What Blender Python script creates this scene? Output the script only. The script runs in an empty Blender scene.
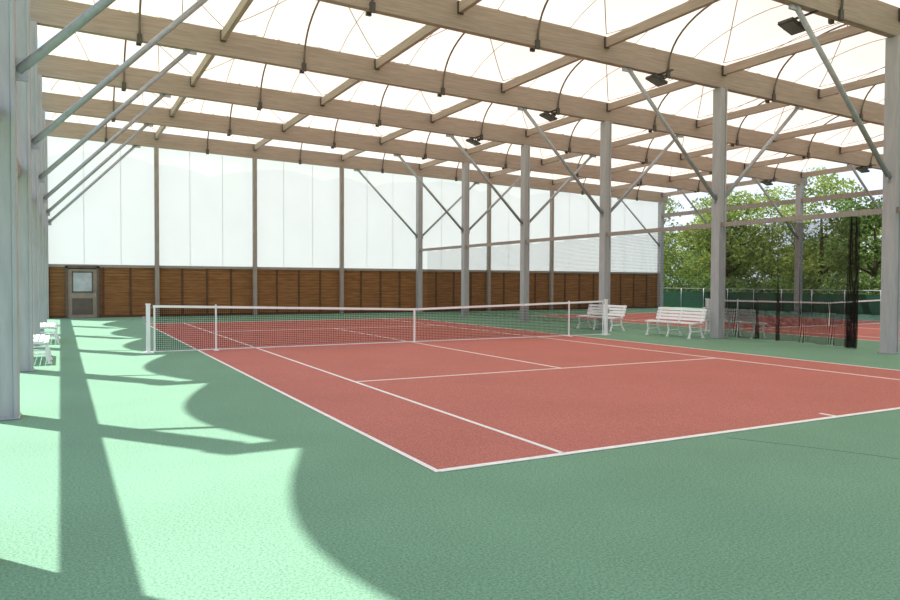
import bpy, math, random
import numpy as np
from mathutils import Vector, Matrix, Quaternion
random.seed(7)
S=bpy.context.scene
S.view_settings.view_transform='Standard'
S.view_settings.look='None'
S.view_settings.exposure=0.22
COL=S.collection

# ------------------------------------------------------------ materials
def newmat(name):
    m=bpy.data.materials.new(name); m.use_nodes=True
    nt=m.node_tree; nt.nodes.clear()
    o=nt.nodes.new('ShaderNodeOutputMaterial')
    return m,nt,o
def N(nt,t,**kw):
    n=nt.nodes.new(t)
    for k,v in kw.items(): setattr(n,k,v)
    return n
def coord(nt,scale=(1,1,1),kind='Object'):
    tc=N(nt,'ShaderNodeTexCoord'); mp=N(nt,'ShaderNodeMapping')
    mp.inputs['Scale'].default_value=scale
    nt.links.new(tc.outputs[kind],mp.inputs['Vector']); return mp.outputs['Vector']
def noisecol(nt,vec,c1,c2,scale,detail=4,lo=.35,hi=.65,rough=.6):
    n=N(nt,'ShaderNodeTexNoise'); n.inputs['Scale'].default_value=scale; n.inputs['Detail'].default_value=detail
    n.inputs['Roughness'].default_value=rough
    nt.links.new(vec,n.inputs['Vector'])
    r=N(nt,'ShaderNodeValToRGB'); r.color_ramp.elements[0].position=lo; r.color_ramp.elements[1].position=hi
    r.color_ramp.elements[0].color=(*c1,1); r.color_ramp.elements[1].color=(*c2,1)
    nt.links.new(n.outputs['Fac'],r.inputs['Fac']); return r.outputs['Color'],n.outputs['Fac']
def mix(nt,a,b,fac,mode='MULTIPLY'):
    m=N(nt,'ShaderNodeMix',data_type='RGBA',blend_type=mode)
    if isinstance(fac,(int,float)): m.inputs[0].default_value=fac
    else: nt.links.new(fac,m.inputs[0])
    for s,v in ((m.inputs[6],a),(m.inputs[7],b)):
        if isinstance(v,tuple): s.default_value=(*v,1)
        else: nt.links.new(v,s)
    return m.outputs[2]
def simple(name,col,rough=.6,metal=0,var=.12,scale=3,stretch=(1,1,1),bump=0,spec=.3):
    m,nt,o=newmat(name); b=N(nt,'ShaderNodeBsdfPrincipled')
    v=coord(nt,stretch)
    c1=tuple(max(0,c*(1-var)) for c in col); c2=tuple(min(1,c*(1+var)) for c in col)
    c,f=noisecol(nt,v,c1,c2,scale)
    nt.links.new(c,b.inputs['Base Color']); b.inputs['Roughness'].default_value=rough; b.inputs['Metallic'].default_value=metal
    b.inputs['Specular IOR Level'].default_value=spec
    if bump:
        bp=N(nt,'ShaderNodeBump'); bp.inputs['Strength'].default_value=bump; bp.inputs['Distance'].default_value=.01
        nt.links.new(f,bp.inputs['Height']); nt.links.new(bp.outputs['Normal'],b.inputs['Normal'])
    nt.links.new(b.outputs[0],o.inputs[0]); return m
def hardcourt(name,col,blot=.08):
    m,nt,o=newmat(name); b=N(nt,'ShaderNodeBsdfPrincipled')
    v=coord(nt)
    d=tuple(c*.45 for c in col); l=tuple(min(1,c*1.55) for c in col)
    fine,f=noisecol(nt,v,d,l,60,5,.33,.67,.85)
    big,_=noisecol(nt,v,(1-blot,)*3,(1,)*3,.6,3)
    c=mix(nt,fine,big,1.0)
    nt.links.new(c,b.inputs['Base Color']); b.inputs['Roughness'].default_value=.9
    b.inputs['Specular IOR Level'].default_value=.25
    bp=N(nt,'ShaderNodeBump'); bp.inputs['Strength'].default_value=.5; bp.inputs['Distance'].default_value=.005
    nt.links.new(f,bp.inputs['Height']); nt.links.new(bp.outputs['Normal'],b.inputs['Normal'])
    nt.links.new(b.outputs[0],o.inputs[0]); return m
def fabric(name,diff,trans,f=.5):
    m,nt,o=newmat(name)
    v=coord(nt); 
    a=N(nt,'ShaderNodeBsdfDiffuse'); t=N(nt,'ShaderNodeBsdfTranslucent'); mx=N(nt,'ShaderNodeMixShader')
    c,_=noisecol(nt,v,tuple(x*.96 for x in trans),trans,.5,3)
    a.inputs[0].default_value=(*diff,1); nt.links.new(c,t.inputs[0]); mx.inputs[0].default_value=f
    nt.links.new(a.outputs[0],mx.inputs[1]); nt.links.new(t.outputs[0],mx.inputs[2]); nt.links.new(mx.outputs[0],o.inputs[0]); return m
def netting(name,cell,thick,axes,col=(.02,.02,.022)):
    m,nt,o=newmat(name); tc=N(nt,'ShaderNodeTexCoord'); sp=N(nt,'ShaderNodeSeparateXYZ')
    nt.links.new(tc.outputs['Object'],sp.inputs[0])
    outs=[]
    for ax in axes:
        d=N(nt,'ShaderNodeMath',operation='DIVIDE'); d.inputs[1].default_value=cell
        nt.links.new(sp.outputs[ax],d.inputs[0])
        fr=N(nt,'ShaderNodeMath',operation='FRACT'); nt.links.new(d.outputs[0],fr.inputs[0])
        l=N(nt,'ShaderNodeMath',operation='LESS_THAN'); l.inputs[1].default_value=thick; nt.links.new(fr.outputs[0],l.inputs[0]); outs.append(l)
    mm=N(nt,'ShaderNodeMath',operation='MAXIMUM'); nt.links.new(outs[0].outputs[0],mm.inputs[0]); nt.links.new(outs[1].outputs[0],mm.inputs[1])
    tr=N(nt,'ShaderNodeBsdfTransparent'); df=N(nt,'ShaderNodeBsdfDiffuse'); df.inputs[0].default_value=(*col,1)
    mx=N(nt,'ShaderNodeMixShader'); nt.links.new(mm.outputs[0],mx.inputs[0]); nt.links.new(tr.outputs[0],mx.inputs[1]); nt.links.new(df.outputs[0],mx.inputs[2])
    nt.links.new(mx.outputs[0],o.inputs[0]); return m
def leafmat(name,col):
    m,nt,o=newmat(name)
    v=coord(nt); c,_=noisecol(nt,v,tuple(x*.5 for x in col),tuple(min(1,x*1.35) for x in col),.9,4)
    a=N(nt,'ShaderNodeBsdfDiffuse'); t=N(nt,'ShaderNodeBsdfTranslucent'); mx=N(nt,'ShaderNodeMixShader'); mx.inputs[0].default_value=.4
    nt.links.new(c,a.inputs[0]); nt.links.new(c,t.inputs[0])
    nt.links.new(a.outputs[0],mx.inputs[1]); nt.links.new(t.outputs[0],mx.inputs[2]); nt.links.new(mx.outputs[0],o.inputs[0]); return m

M_green=hardcourt('green_court',(.18,.335,.225))
M_red=hardcourt('red_court',(.50,.170,.138))
M_line=simple('white_line',(.85,.83,.81),.8,var=.06,scale=20)
M_joint=simple('joint_dark',(.10,.19,.14),.9)
M_grass=simple('grass',(.20,.29,.09),.9,var=.4,scale=2)
M_beam=simple('glulam',(.38,.30,.25),.7,var=.14,scale=4,stretch=(.4,4,8))
M_purl=simple('purlin_wood',(.41,.325,.27),.7,var=.14,scale=4,stretch=(6,.4,6))
M_col=simple('column_grey',(.41,.40,.41),.55,var=.08,scale=3,stretch=(3,3,.5))
M_steel=simple('galvanised_tube',(.38,.39,.41),.4,metal=.3,var=.10,scale=8)
M_dark=simple('dark_steel',(.08,.07,.06),.5)
M_arch=simple('arch_steel',(.17,.135,.11),.5)
M_black=simple('black_housing',(.07,.06,.055),.5)
M_glassl=simple('lamp_glass',(.15,.15,.15),.15)
M_wood=simple('cladding_wood',(.27,.12,.043),.7,var=.3,scale=2.5,stretch=(.6,1,10))
M_batten=simple('cladding_batten',(.11,.055,.028),.7,var=.2)
M_post=simple('wall_post',(.34,.29,.26),.7,var=.12,stretch=(6,6,.6))
M_doorf=simple('door_frame_grey',(.13,.10,.085),.5)
M_door=simple('door_leaf',(.33,.26,.21),.5)
M_glass=simple('door_glass',(.42,.45,.48),.1,spec=.6)
M_white=simple('white_plastic',(.86,.86,.88),.35,var=.03)
M_band=simple('net_band_white',(.9,.9,.89),.7,var=.03)
M_roof=fabric('canopy_membrane',(.82,.79,.73),(.76,.655,.53),.53)
M_wallf=fabric('wall_fabric',(.78,.77,.80),(.82,.795,.84),.56)
M_wallf2=fabric('wall_fabric_upper',(.80,.79,.81),(.90,.88,.90),.58)
M_seam=fabric('fabric_seam',(.74,.73,.76),(.74,.72,.76),.54)
M_net=netting('net_mesh',.045,.20,(0,2))
M_div=netting('divider_mesh',.05,.11,(1,2))
M_div2=netting('divider_mesh_dense',.015,.33,(1,2),(.03,.024,.02))
M_div3=netting('divider_mesh_bundle',.012,.40,(1,2),(.025,.02,.018))
M_leaf=leafmat('leaf_light',(.31,.37,.10))
M_leaf2=leafmat('leaf_dark',(.16,.23,.07))
M_bark=simple('bark',(.09,.065,.045),.9,var=.3,scale=8)
M_screen=simple('windscreen_green',(.012,.055,.03),.8)

# ------------------------------------------------------------ mesh builder
class B:
    def __init__(s): s.v=[];s.f=[];s.m=[];s.sm=[]
    def quad(s,pts,mi=0,sm=False):
        i=len(s.v); s.v+= [tuple(p) for p in pts]; s.f.append(tuple(range(i,i+len(pts)))); s.m.append(mi); s.sm.append(sm)
    def box(s,c,d,mi=0,R=None):
        c=Vector(c); i=len(s.v)
        for x in(-.5,.5):
            for y in(-.5,.5):
                for z in(-.5,.5):
                    p=Vector((x*d[0],y*d[1],z*d[2]))
                    if R: p=R@p
                    s.v.append(tuple(c+p))
        for f in ((0,1,3,2),(4,6,7,5),(0,4,5,1),(2,3,7,6),(0,2,6,4),(1,5,7,3)):
            s.f.append(tuple(i+k for k in f)); s.m.append(mi); s.sm.append(False)
    def beam(s,a,b,w,h,mi=0,up=Vector((0,0,1))):
        a=Vector(a);b=Vector(b);d=b-a;L=d.length;x=d.normalized();y=up.cross(x).normalized();z=x.cross(y)
        R=Matrix((x,y,z)).transposed(); s.box((a+b)/2,(L,w,h),mi,R)
    def tube(s,pts,r,mi=0,seg=10,cap=True):
        pts=[Vector(p) for p in pts]; n=len(pts)
        rr=r if isinstance(r,(list,tuple)) else [r]*n
        i0=len(s.v); ref=None
        for k,p in enumerate(pts):
            t=(pts[min(k+1,n-1)]-pts[max(k-1,0)]).normalized()
            if ref is None:
                ref=Vector((0,0,1)) if abs(t.z)<.9 else Vector((1,0,0))
            u=(ref-t*ref.dot(t)).normalized(); w=t.cross(u); ref=u
            for j in range(seg):
                a=2*math.pi*j/seg; s.v.append(tuple(p+u*math.cos(a)*rr[k]+w*math.sin(a)*rr[k]))
        for k in range(n-1):
            for j in range(seg):
                a=i0+k*seg+j;b=i0+k*seg+(j+1)%seg
                s.f.append((a,b,b+seg,a+seg)); s.m.append(mi); s.sm.append(True)
        if cap:
            s.f.append(tuple(i0+j for j in range(seg))[::-1]); s.m.append(mi); s.sm.append(False)
            s.f.append(tuple(i0+(n-1)*seg+j for j in range(seg))); s.m.append(mi); s.sm.append(False)
    def mesh(s,name,mats):
        me=bpy.data.meshes.new(name); me.from_pydata(s.v,[],s.f)
        for m in mats: me.materials.append(m)
        me.polygons.foreach_set('material_index',s.m); me.polygons.foreach_set('use_smooth',s.sm); me.update(); return me
    def obj(s,name,mats,loc=(0,0,0),rz=0,bevel=0,parent=None):
        o=bpy.data.objects.new(name,s.mesh(name,mats)); COL.objects.link(o); o.location=loc; o.rotation_euler=(0,0,rz)
        if bevel:
            b=o.modifiers.new('bevel','BEVEL'); b.width=bevel; b.segments=2; b.limit_method='ANGLE'
        if parent: o.parent=parent
        return o
def inst(me,name,loc,rz=0,sc=(1,1,1),bevel=0):
    o=bpy.data.objects.new(name,me); COL.objects.link(o); o.location=loc; o.rotation_euler=(0,0,rz); o.scale=sc
    if bevel:
        b=o.modifiers.new('bevel','BEVEL'); b.width=bevel; b.segments=2; b.limit_method='ANGLE'
    return o

# ------------------------------------------------------------ layout
XL,XM,XR=-8.8,8.70,26.20
SP=(XM-XL)/4
FY=[-22.4+5*i for i in range(9)]     # frames, last = 17.6
YB=17.6
def zb(x): return 7.70-.024*(x-XL)   # underside of beams
BH=.66
def zt(x): return zb(x)+BH

# ground + floor
g=B(); g.quad([(-90,-90,-.06),(150,-90,-.06),(150,150,-.06),(-90,150,-.06)]); g.obj('ground_outside',[M_grass])
g=B(); g.box((8.5,-4,-.05),(42,44.2,.1)); g.obj('floor',[M_green])
def court(cx):
    g=B(); g.box((cx,0,.002),(10.97,23.77,.004)); g.obj('court_surface',[M_red])
    l=B(); z=.006
    def ln(x0,y0,x1,y1,w=.05):
        if abs(x1-x0)<1e-6: l.box((cx+x0,(y0+y1)/2,z),(w,abs(y1-y0),.004))
        else: l.box((cx+(x0+x1)/2,y0,z),(abs(x1-x0),w,.004))
    for x in(-5.46,5.46): ln(x,-11.885,x,11.885)
    for x in(-4.115,4.115): ln(x,-11.835,x,11.835)
    for y in(-11.86,11.86): ln(-5.435,y,5.435,y,.075)
    for y in(-6.4,6.4): ln(-4.09,y,4.09,y)
    ln(0,-6.37,0,6.37)
    for y in(-11.72,11.72): ln(0,y-.1,0,y+.1)
    l.obj('court_lines',[M_line])
court(0); court(17.5)
g=B()
pa=[(-2.15,-12.05)]
for q in range(8): pa.append((pa[-1][0]+.10+random.uniform(0,.05),pa[-1][1]-.22+random.uniform(-.03,.03)))
for a,b in zip(pa,pa[1:]): g.beam((*a,.0012),(*b,.0012),.007,.003)
g.obj('floor_crack',[M_joint])

# ------------------------------------------------------------ columns
def colmesh(h):
    c=B()
    c.box((0,0,h/2),(.18,.24,h)); c.box((-.11,0,h/2),(.045,.30,h)); c.box((.11,0,h/2),(.045,.30,h))
    c.box((0,0,.015),(.34,.38,.03),1)
    for sx in(-1,1):
        for sy in(-1,1): c.tube([(sx*.15,sy*.17,.03),(sx*.15,sy*.17,.06)],.014,1,6)
    return c.mesh('support_column',[M_col,M_steel])
def colmeshL(h):
    c=B()
    c.box((0,0,h/2),(.24,.30,h)); c.box((-.14,0,h/2),(.05,.36,h)); c.box((.14,0,h/2),(.05,.36,h))
    c.box((0,0,.012),(.36,.40,.024),1)
    return c.mesh('support_column',[M_col,M_steel])
for X in (XL,XM,XR):
    me=colmesh(zb(X)) if X!=XL else colmeshL(zb(X))
    for y in FY:
        inst(me,'support_column',(X-(.06 if X==XL else 0),y,0),bevel=.012)
def bracemesh(X,sgn):
    c=B(); z0=4.05; x1=3.55*sgn
    c.tube([(0.13*sgn,0,z0),(x1,0,zb(X+x1)+.02)],.056,0,14)
    c.box((.17*sgn,0,z0+.02),(.12,.04,.26),1); c.box((x1,0,zb(X+x1)+.0),(.34,.05,.2),1)
    return c.mesh('knee_brace',[M_steel,M_steel])
for X,ss in ((XL,(1,)),(XM,(-1,1)),(XR,(-1,))):
    for sg in ss:
        me=bracemesh(X,sg)
        for y in FY: inst(me,'knee_brace',(X,y,0))
g=B()
g.beam((XM,-22.4,3.32),(XM,YB,3.32),.07,.13); g.obj('net_rail',[M_post])
g=B(); g.beam((-9.02,-24,3.5),(-9.02,YB,3.5),.34,.18); g.obj('side_rail',[M_post])
g=B(); g.beam((XR,-22.4,6.0),(XR,YB,6.0),.1,.24); g.obj('edge_rail',[M_post])

# ------------------------------------------------------------ roof timber
g=B()
x0,x1=XL-.35,XR+.5
g.beam((x0,0,zb(x0)+BH/2),(x1,0,zb(x1)+BH/2),.18,BH)
me=g.mesh('roof_beam',[M_beam])
for y in FY: inst(me,'roof_beam',(0,y,0),bevel=.01)
for k in range(1,9):
    X=XL+SP*k
    g=B(); zz=zb(X)+BH-.18
    for j in range(len(FY)-1):
        g.beam((X,FY[j]+.1,zz),(X,FY[j+1]-.1,zz),.11,.24)
        for yy in (FY[j]+.13,FY[j+1]-.13): g.box((X,yy,zz),(.15,.05,.28),1)
    g.obj('roof_purlin',[M_purl,M_dark])
# membrane
AH=.95
nu,nv=12,12
def medge(v): return -8.45-.85*math.sin(math.pi*v)
def memb(k,j,u,v):
    xa=XL+SP*k; xb=xa+SP
    if k==0: xa=medge(v)
    x=xa+(xb-xa)*u; y=FY[j]+5*v
    t=1-abs(2*u-1)
    s=math.sin(math.pi*v)
    z=zt(x)+.05+AH*(s**.8)*(.22+.78*t**1.1) if 0<v<1 else zt(x)+.05
    if k==0 and u<.5: z=zt(x)+.05+AH*(s**.8 if 0<v<1 else 0)*(.5+.5*t**1.1)
    return (x,y,z)
g=B(); cb=B(); ar=B()
for k in range(8):
    for j in range(len(FY)-1):
        i0=len(g.v)
        for a in range(nu+1):
            for b in range(nv+1): g.v.append(memb(k,j,a/nu,b/nv))
        for a in range(nu):
            for b in range(nv):
                i=i0+a*(nv+1)+b; g.f.append((i,i+1,i+nv+2,i+nv+1)); g.m.append(0); g.sm.append(True)
        xm=XL+SP*(k+.5)
        if k==0: xm=(memb(0,j,.5,.02)[0])
        ya,yb=FY[j]+.12,FY[j+1]-.12
        pts=[]
        for q in range(0,25):
            th=math.pi*q/24; y=(ya+yb)/2-(yb-ya)/2*math.cos(th)
            z=zb(xm)+.10+1.46*(math.sin(th) if 0<q<24 else 0)**.85
            pts.append((xm,y,z))
        ar.tube(pts,.027,0,8)
        for yy in (ya-.01,yb+.01):
            ar.box((xm,yy,zb(xm)+.04),(.12,.07,.22),1)
        for (u0,v0) in ((0.0,0.02),(0.0,.98),(1.0,.02),(1.0,.98)):
            cb.tube([Vector(memb(k,j,u0+(.5-u0)*t,v0+(.5-v0)*t))-Vector((0,0,.012)) for t in [q/8 for q in range(9)]],.012,0,4,False)
        for u0 in(.25,.75):
            cb.tube([Vector(memb(k,j,u0,t))-Vector((0,0,.012)) for t in [q/10 for q in range(11)]],.010,0,4,False)
g.obj('canopy_roof',[M_roof]); cb.obj('canopy_cables',[M_purl]); ar.obj('canopy_arches',[M_arch,M_dark])

# ------------------------------------------------------------ back wall
ZW=2.27
g=B(); yy=YB+.14
def planks(x0,x1):
    nb=15
    for b in range(nb):
        h=(ZW-.14)/nb
        g.box(((x0+x1)/2,yy+random.uniform(-.005,.005),.10+h*(b+.5)),(x1-x0-.03,.03,h-.014),0)
for i in range(8):
    xa=XL+SP*i
    for q in range(4):
        x0=xa+SP*q/4; x1=x0+SP/4
        if i==0 and q<2: continue
        planks(x0,x1)
        g.box((x0,yy-.02,ZW/2),(.09,.06,ZW-.05),1)
planks(XL+.12,-8.05); planks(-6.78,XL+SP/2)
g.box((8.8,yy+.04,ZW/2),(35.2,.03,ZW-.05),1)
g.box((8.8,yy-.02,ZW-.02),(35.2,.12,.12),2); g.box((8.8,yy-.02,.05),(35.2,.08,.10),1)
g.obj('wall_back',[M_wood,M_batten,M_post])
g=B()
for i in range(9):
    if i in(0,4,8): continue
    X=XL+SP*i; g.box((X,YB,zb(X)/2),(.18,.20,zb(X)))
g.obj('wall_posts',[M_post],bevel=.01)
lo,up=B(),B()
yy=YB+.22
for i in range(8):
    xa=XL+SP*i
    ph=(.0,.45,.2,.6,.1,.5,.3,.7)[i]
    nq=24
    def P(t,s=0):
        x=xa+SP*t; w=2*((t*1.0+ph+s)%1)-1
        return x, 6.55+.42*(1-w*w)+(.25,-.1,.1,0,.15,-.05,.1,0)[i]
    for q in range(nq):
        xa_,za=P(q/nq,1e-4); xb_,zb_=P((q+1)/nq,-1e-4)
        lo.quad([(xa_,yy,ZW),(xb_,yy,ZW),(xb_,yy,zb_),(xa_,yy,za)]); up.quad([(xa_,yy,za),(xb_,yy,zb_),(xb_,yy,zt(xb_)+.1),(xa_,yy,zt(xa_)+.1)])
lo.obj('wall_back_fabric',[M_wallf]); up.obj('wall_back_fabric_upper',[M_wallf2])  # one sheet split along scalloped arcs, upper part paler and more translucent
g=B()
for i in range(8):
    for t in (.333,.667):
        x=XL+SP*(i+t); g.quad([(x-.015,yy-.01,ZW),(x+.015,yy-.01,ZW),(x+.015,yy-.01,zb(x)),(x-.015,yy-.01,zb(x))])
g.obj('wall_back_fabric_seams',[M_seam])
# door
g=B(); xd=-7.42; yd=YB+.06
g.box((xd-.60,yd,1.12),(.09,.14,2.24),0); g.box((xd+.60,yd,1.12),(.09,.14,2.24),0); g.box((xd,yd,2.2),(1.29,.14,.10),0)
g.box((xd,yd+.02,1.06),(1.12,.06,2.1),1); g.box((xd,yd-.02,1.55),(.72,.03,.8),2); g.box((xd,yd-.02,.5),(.8,.02,.7),0)
for a in(-.38,.38): g.box((xd+a,yd-.03,1.55),(.05,.03,.9),0)
for a in(1.12,1.98): g.box((xd,yd-.03,a),(.81,.03,.05),0)
g.tube([(xd+.50,yd-.06,1.0),(xd+.38,yd-.06,1.0)],.014,3,8); g.box((xd+.50,yd-.03,1.0),(.04,.03,.2),3)
g.obj('door_1',[M_doorf,M_door,M_glass,M_steel])

# ------------------------------------------------------------ tennis net
def tnet(cx):
    e=bpy.data.objects.new('tennis_net',None); COL.objects.link(e); e.location=(cx,0,0)
    W=6.45
    def top(x): return .914+(1.07-.914)*min(1,abs(x)/W)
    m=B();b=B();n=32
    for i in range(n):
        xa=-W+2*W*i/n; xb=-W+2*W*(i+1)/n
        m.quad([(xa,0,.03),(xb,0,.03),(xb,0,top(xb)),(xa,0,top(xa))])
        b.beam((xa,0,top(xa)-.028),(xb,0,top(xb)-.028),.03,.055)
    b.box((0,0,.465),(.05,.024,.90)); b.box((-W+.03,0,.54),(.04,.02,1.02)); b.box((W-.03,0,.54),(.04,.02,1.02))
    b.box((0,0,.035),(2*W,.012,.022))
    m.obj('mesh',[M_net],parent=e); b.obj('band',[M_band],parent=e)
    p=B()
    for s in(-1,1):
        x=s*(W+.1)
        p.box((x,0,.54),(.08,.08,1.08)); p.box((x,0,1.09),(.10,.10,.03)); p.box((x,0,.015),(.22,.20,.03))
        p.tube([(x-.0,0,1.0),(s*(W-.05),0,1.04)],.006,1,6)
        p.box((x+s*.08,0,.75),(.06,.05,.14),1); p.tube([(x+s*.11,0,.75),(x+s*.11,-.12,.75),(x+s*.16,-.12,.75)],.012,1,6)
    for s in(-1,1):
        p.box((s*5.1,-.03,.54),(.035,.035,1.06)); p.box((s*5.1,-.03,.016),(.1,.3,.014))
    p.obj('posts',[M_white,M_steel],parent=e,bevel=.006)
tnet(0); tnet(17.5)

# ------------------------------------------------------------ divider netting on right column row
def curtain(name,y0,y1,mat,amp,fold,n,top=3.27,bot=.05):
    g=B(); rows=6
    for i in range(n+1):
        t=i/n; y=y0+(y1-y0)*t
        for r in range(rows+1):
            w=r/rows; a=amp*(.3+.7*w)
            x=XM+.34+a*math.sin(fold*y*2*math.pi+.6*math.sin(w*3))
            sag=.05*math.sin(y*4.1)*(1-w)
            g.v.append((x,y+.6*a*math.sin(fold*y*5+1.3*w),top+sag+(bot-top)*w))
    for i in range(n):
        for r in range(rows):
            q=i*(rows+1)+r; g.f.append((q,q+1,q+rows+2,q+rows+1)); g.m.append(0); g.sm.append(True)
    return g.obj(name,[mat])
curtain('divider_net',-2.2,YB-.3,M_div,.08,.6,240)
curtain('divider_net',-6.15,-2.2,M_div2,.17,1.7,300)
curtain('divider_net_bundle',-6.42,-6.16,M_div3,.13,9,60,top=3.3,bot=.02)

# ------------------------------------------------------------ benches
def benchmesh():
    c=B(); L=1.95
    slat=[(-.25,.425,8),(-.16,.445,3),(-.065,.45,0),(.03,.445,-3),(.12,.44,-2)]
    for y,z,a in slat:
        c.box((0,y,z),(L,.075,.025),0,Matrix.Rotation(math.radians(-a),3,'X'))
    for y,z in ((.195,.53),(.225,.625),(.255,.72),(.285,.815)):
        c.box((0,y,z),(L,.022,.078),0,Matrix.Rotation(math.radians(-16),3,'X'))
    for x in(-L/2+.12,0,L/2-.12):
        path=[(x,-.30,.02),(x,-.24,.2),(x,-.27,.40),(x,.0,.425),(x,.15,.42),(x,.21,.5),(x,.315,.86)]
        for a,b in zip(path,path[1:]): c.beam(a,b,.05,.035,0,up=Vector((1,0,0)))
        path=[(x,.14,.42),(x,.17,.2),(x,.27,.02)]
        for a,b in zip(path,path[1:]): c.beam(a,b,.05,.035,0,up=Vector((1,0,0)))
        c.beam((x,-.24,.2),(x,.17,.2),.03,.03,0,up=Vector((1,0,0)))
        c.box((x,-.30,.012),(.07,.09,.024)); c.box((x,.27,.012),(.07,.09,.024))
    return c.mesh('park_bench',[M_white])
bm=benchmesh()
inst(bm,'park_bench',(8.12,-1.3,0),-math.pi/2,bevel=.006)
inst(bm,'park_bench',(8.12,2.1,0),-math.pi/2,bevel=.006)
inst(bm,'park_bench',(9.75,-2.1,0),math.pi/2,bevel=.006)
inst(bm,'park_bench',(-8.75,-.6,0),math.pi/2,bevel=.006)
inst(bm,'park_bench',(-8.62,4.4,0),math.pi/2,bevel=.006)

# ------------------------------------------------------------ floodlights
def floodmesh():
    c=B(); R=Matrix.Rotation(math.radians(18),3,'Y')
    c.box((0,0,-.14),(.50,.36,.07),0,R); c.box((0,0,-.18),(.44,.31,.012),1,R)
    for q in range(6): c.box((-.2+.08*q,0,-.09),(.015,.32,.04),0,R)
    for s in(-1,1): c.box((0,s*.195,-.08),(.04,.015,.17),0)
    c.box((0,0,.0),(.10,.41,.02),0)
    c.box((0,-.3,.0),(.06,.6,.03),0)
    return c.mesh('floodlight',[M_black,M_glassl])
fm=floodmesh()
for y in FY[3:-2]:
    for x in (5.75 if y<-6 else 6.2,23.6):
        inst(fm,'floodlight',(x,y+(.5 if y<-6 and x<8 else 0),zb(x)-.02))

# ------------------------------------------------------------ outside: fence screen, trees
g=B()
for i in range(30):
    y=-26+i*1.9; g.tube([(28.2,y,-.06),(28.2,y,1.3)],.025,1,8)
g.box((28.24,.9,.55),(.02,54,1.05),0); g.tube([(28.2,-26,1.28),(28.2,28,1.28)],.02,1,8)
g.obj('windscreen_fence',[M_screen,M_steel])

def leafcloud(c,center,rad,n,size,mi):
    for _ in range(n):
        while True:
            p=Vector((random.uniform(-1,1),random.uniform(-1,1),random.uniform(-1,1)))
            if .35<p.length<1: break
        p=Vector((p.x*rad[0],p.y*rad[1],p.z*rad[2]))+center
        q=Quaternion((random.gauss(0,1),random.gauss(0,1),random.gauss(0,1),random.gauss(0,1))).normalized()
        s=size*random.uniform(.6,1.3)
        a=q@Vector((s,0,0)); b=q@Vector((0,s*.6,0))
        c.quad([p-a,p-b*.9+a*.1,p+a,p+b],mi)
def treemesh(h,seed,leaf,low=.25):
    random.seed(seed); c=B()
    tr=[(0,0,-.1),(.1,.05,h*.2),(.0,.15,h*.42),(.1,.1,h*.7)]
    c.tube(tr,[.20,.15,.12,.05],1,10)
    for i in range(13):
        a=i*2.4+random.random(); z0=h*random.uniform(low,.55); r=h*random.uniform(.16,.32); z1=z0+h*random.uniform(.02,.28)
        st=Vector((.05,.1,z0)); en=Vector((math.cos(a)*r,math.sin(a)*r,z1)); md=(st+en)/2+Vector((0,0,-.15))
        c.tube([st,md,en],[.09,.06,.02],1,6)
        leafcloud(c,en,(h*.15,h*.15,h*.12),330,.12,0)
    for i in range(6):
        a=i*1.1; leafcloud(c,Vector((math.cos(a)*h*.13,math.sin(a)*h*.13,h*random.uniform(.7,.92))),(h*.14,h*.14,h*.12),330,.12,0)
    return c.mesh('tree',[leaf,M_bark])
T=[treemesh(8,1,M_leaf,.2),treemesh(9.5,2,M_leaf,.12),treemesh(8,3,M_leaf2,.05)]
random.seed(11)
spots=[(33,26,1),(34,19,0),(36.5,13.5,1),(33.5,8,2),(38,5,0),(34,1,1),(36,-4,0),(43,22,1),(45,12,2),(46,31,1),(40,33,0),(47,3,1),(37,40,2),(33,-10,1),(52,20,0),(55,38,1),
 (41,17,2),(42,9,2),(43,27,2),(50,8,2),(51,15,2),(52,26,2),(50,35,2),(58,12,2),(60,22,2),(60,32,2),(58,45,2),(48,43,2),(56,2,2),(44,-3,2)]
for x,y,k in spots:
    s=random.uniform(.85,1.05)*(.72 if k==2 and x>40 else 1)
    inst(T[k],'tree',(x,y,-.06),random.uniform(0,6),(s*1.15,s*1.15,s))
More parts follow.
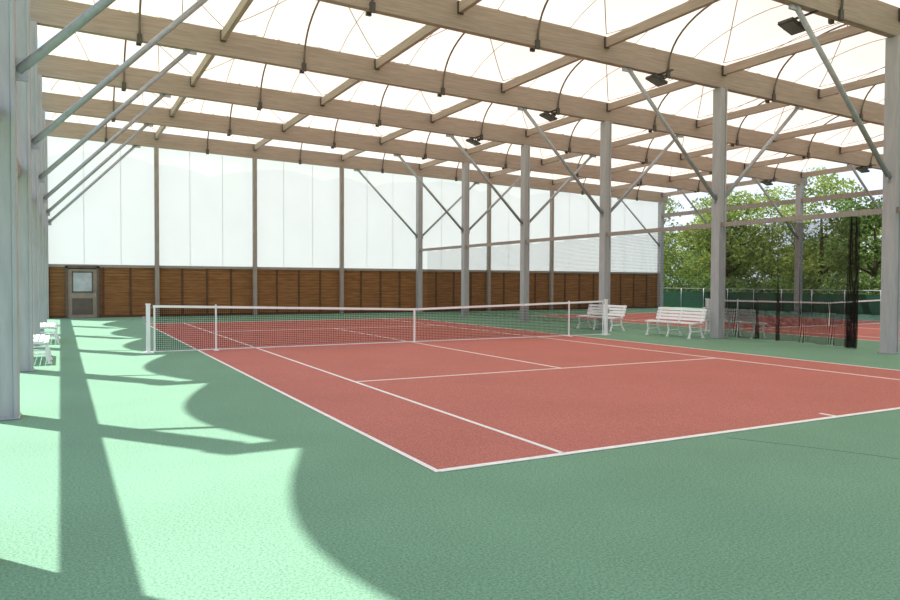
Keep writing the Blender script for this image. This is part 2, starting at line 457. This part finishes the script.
def hedge(y0,y1,x,h,mat,seed):
    random.seed(seed); c=B(); y=y0
    while y<y1:
        leafcloud(c,Vector((x+random.uniform(-.2,.2),y,h*.5)),(.9,.8,h*.55),420,.11,0); y+=.8
        c.tube([(x,y,-.06),(x,y+.1,h*.6)],.03,1,6)
    c.obj('hedge',[mat,M_bark])
hedge(-12,40,30,2.0,M_leaf2,4)
hedge(-12,60,48,3.4,M_leaf2,5)

# ------------------------------------------------------------ light
e=math.radians(66); d=Vector((.6*math.cos(e),-.8*math.cos(e),-math.sin(e)))
L=bpy.data.lights.new('sun','SUN'); L.energy=6.6; L.angle=math.radians(.7); L.color=(1,.965,.94)
so=bpy.data.objects.new('sun',L); COL.objects.link(so); so.rotation_euler=d.to_track_quat('-Z','Y').to_euler(); so.location=(-20,20,30)
w=bpy.data.worlds.new('sky'); S.world=w; w.use_nodes=True; nt=w.node_tree; nt.nodes.clear()
o=N(nt,'ShaderNodeOutputWorld'); bg=N(nt,'ShaderNodeBackground'); tc=N(nt,'ShaderNodeTexCoord'); sp=N(nt,'ShaderNodeSeparateXYZ'); r=N(nt,'ShaderNodeValToRGB')
nt.links.new(tc.outputs['Generated'],sp.inputs[0]); nt.links.new(sp.outputs[2],r.inputs[0])
r.color_ramp.elements[0].color=(.80,.88,1,1); r.color_ramp.elements[0].position=0
r.color_ramp.elements[1].color=(.50,.69,1,1); r.color_ramp.elements[1].position=.7
nt.links.new(r.outputs[0],bg.inputs[0]); bg.inputs[1].default_value=1.15; nt.links.new(bg.outputs[0],o.inputs[0])

# ------------------------------------------------------------ camera
yaw,pit,roll,f=.4958,-.0245,.0044,720.24
fw=Vector((math.sin(yaw)*math.cos(pit),math.cos(yaw)*math.cos(pit),math.sin(pit))); rt=Vector((math.cos(yaw),-math.sin(yaw),0)); u=rt.cross(fw)
r2=rt*math.cos(roll)+u*math.sin(roll); u2=-rt*math.sin(roll)+u*math.cos(roll)
cam=bpy.data.cameras.new('camera'); co=bpy.data.objects.new('camera',cam); COL.objects.link(co)
cam.sensor_width=36; cam.lens=f/900*36; cam.clip_start=.05; cam.clip_end=500
Mx=Matrix((r2,u2,-fw)).transposed().to_4x4(); Mx.translation=Vector((-8.257,-17.25,1.606)); co.matrix_world=Mx
S.camera=co
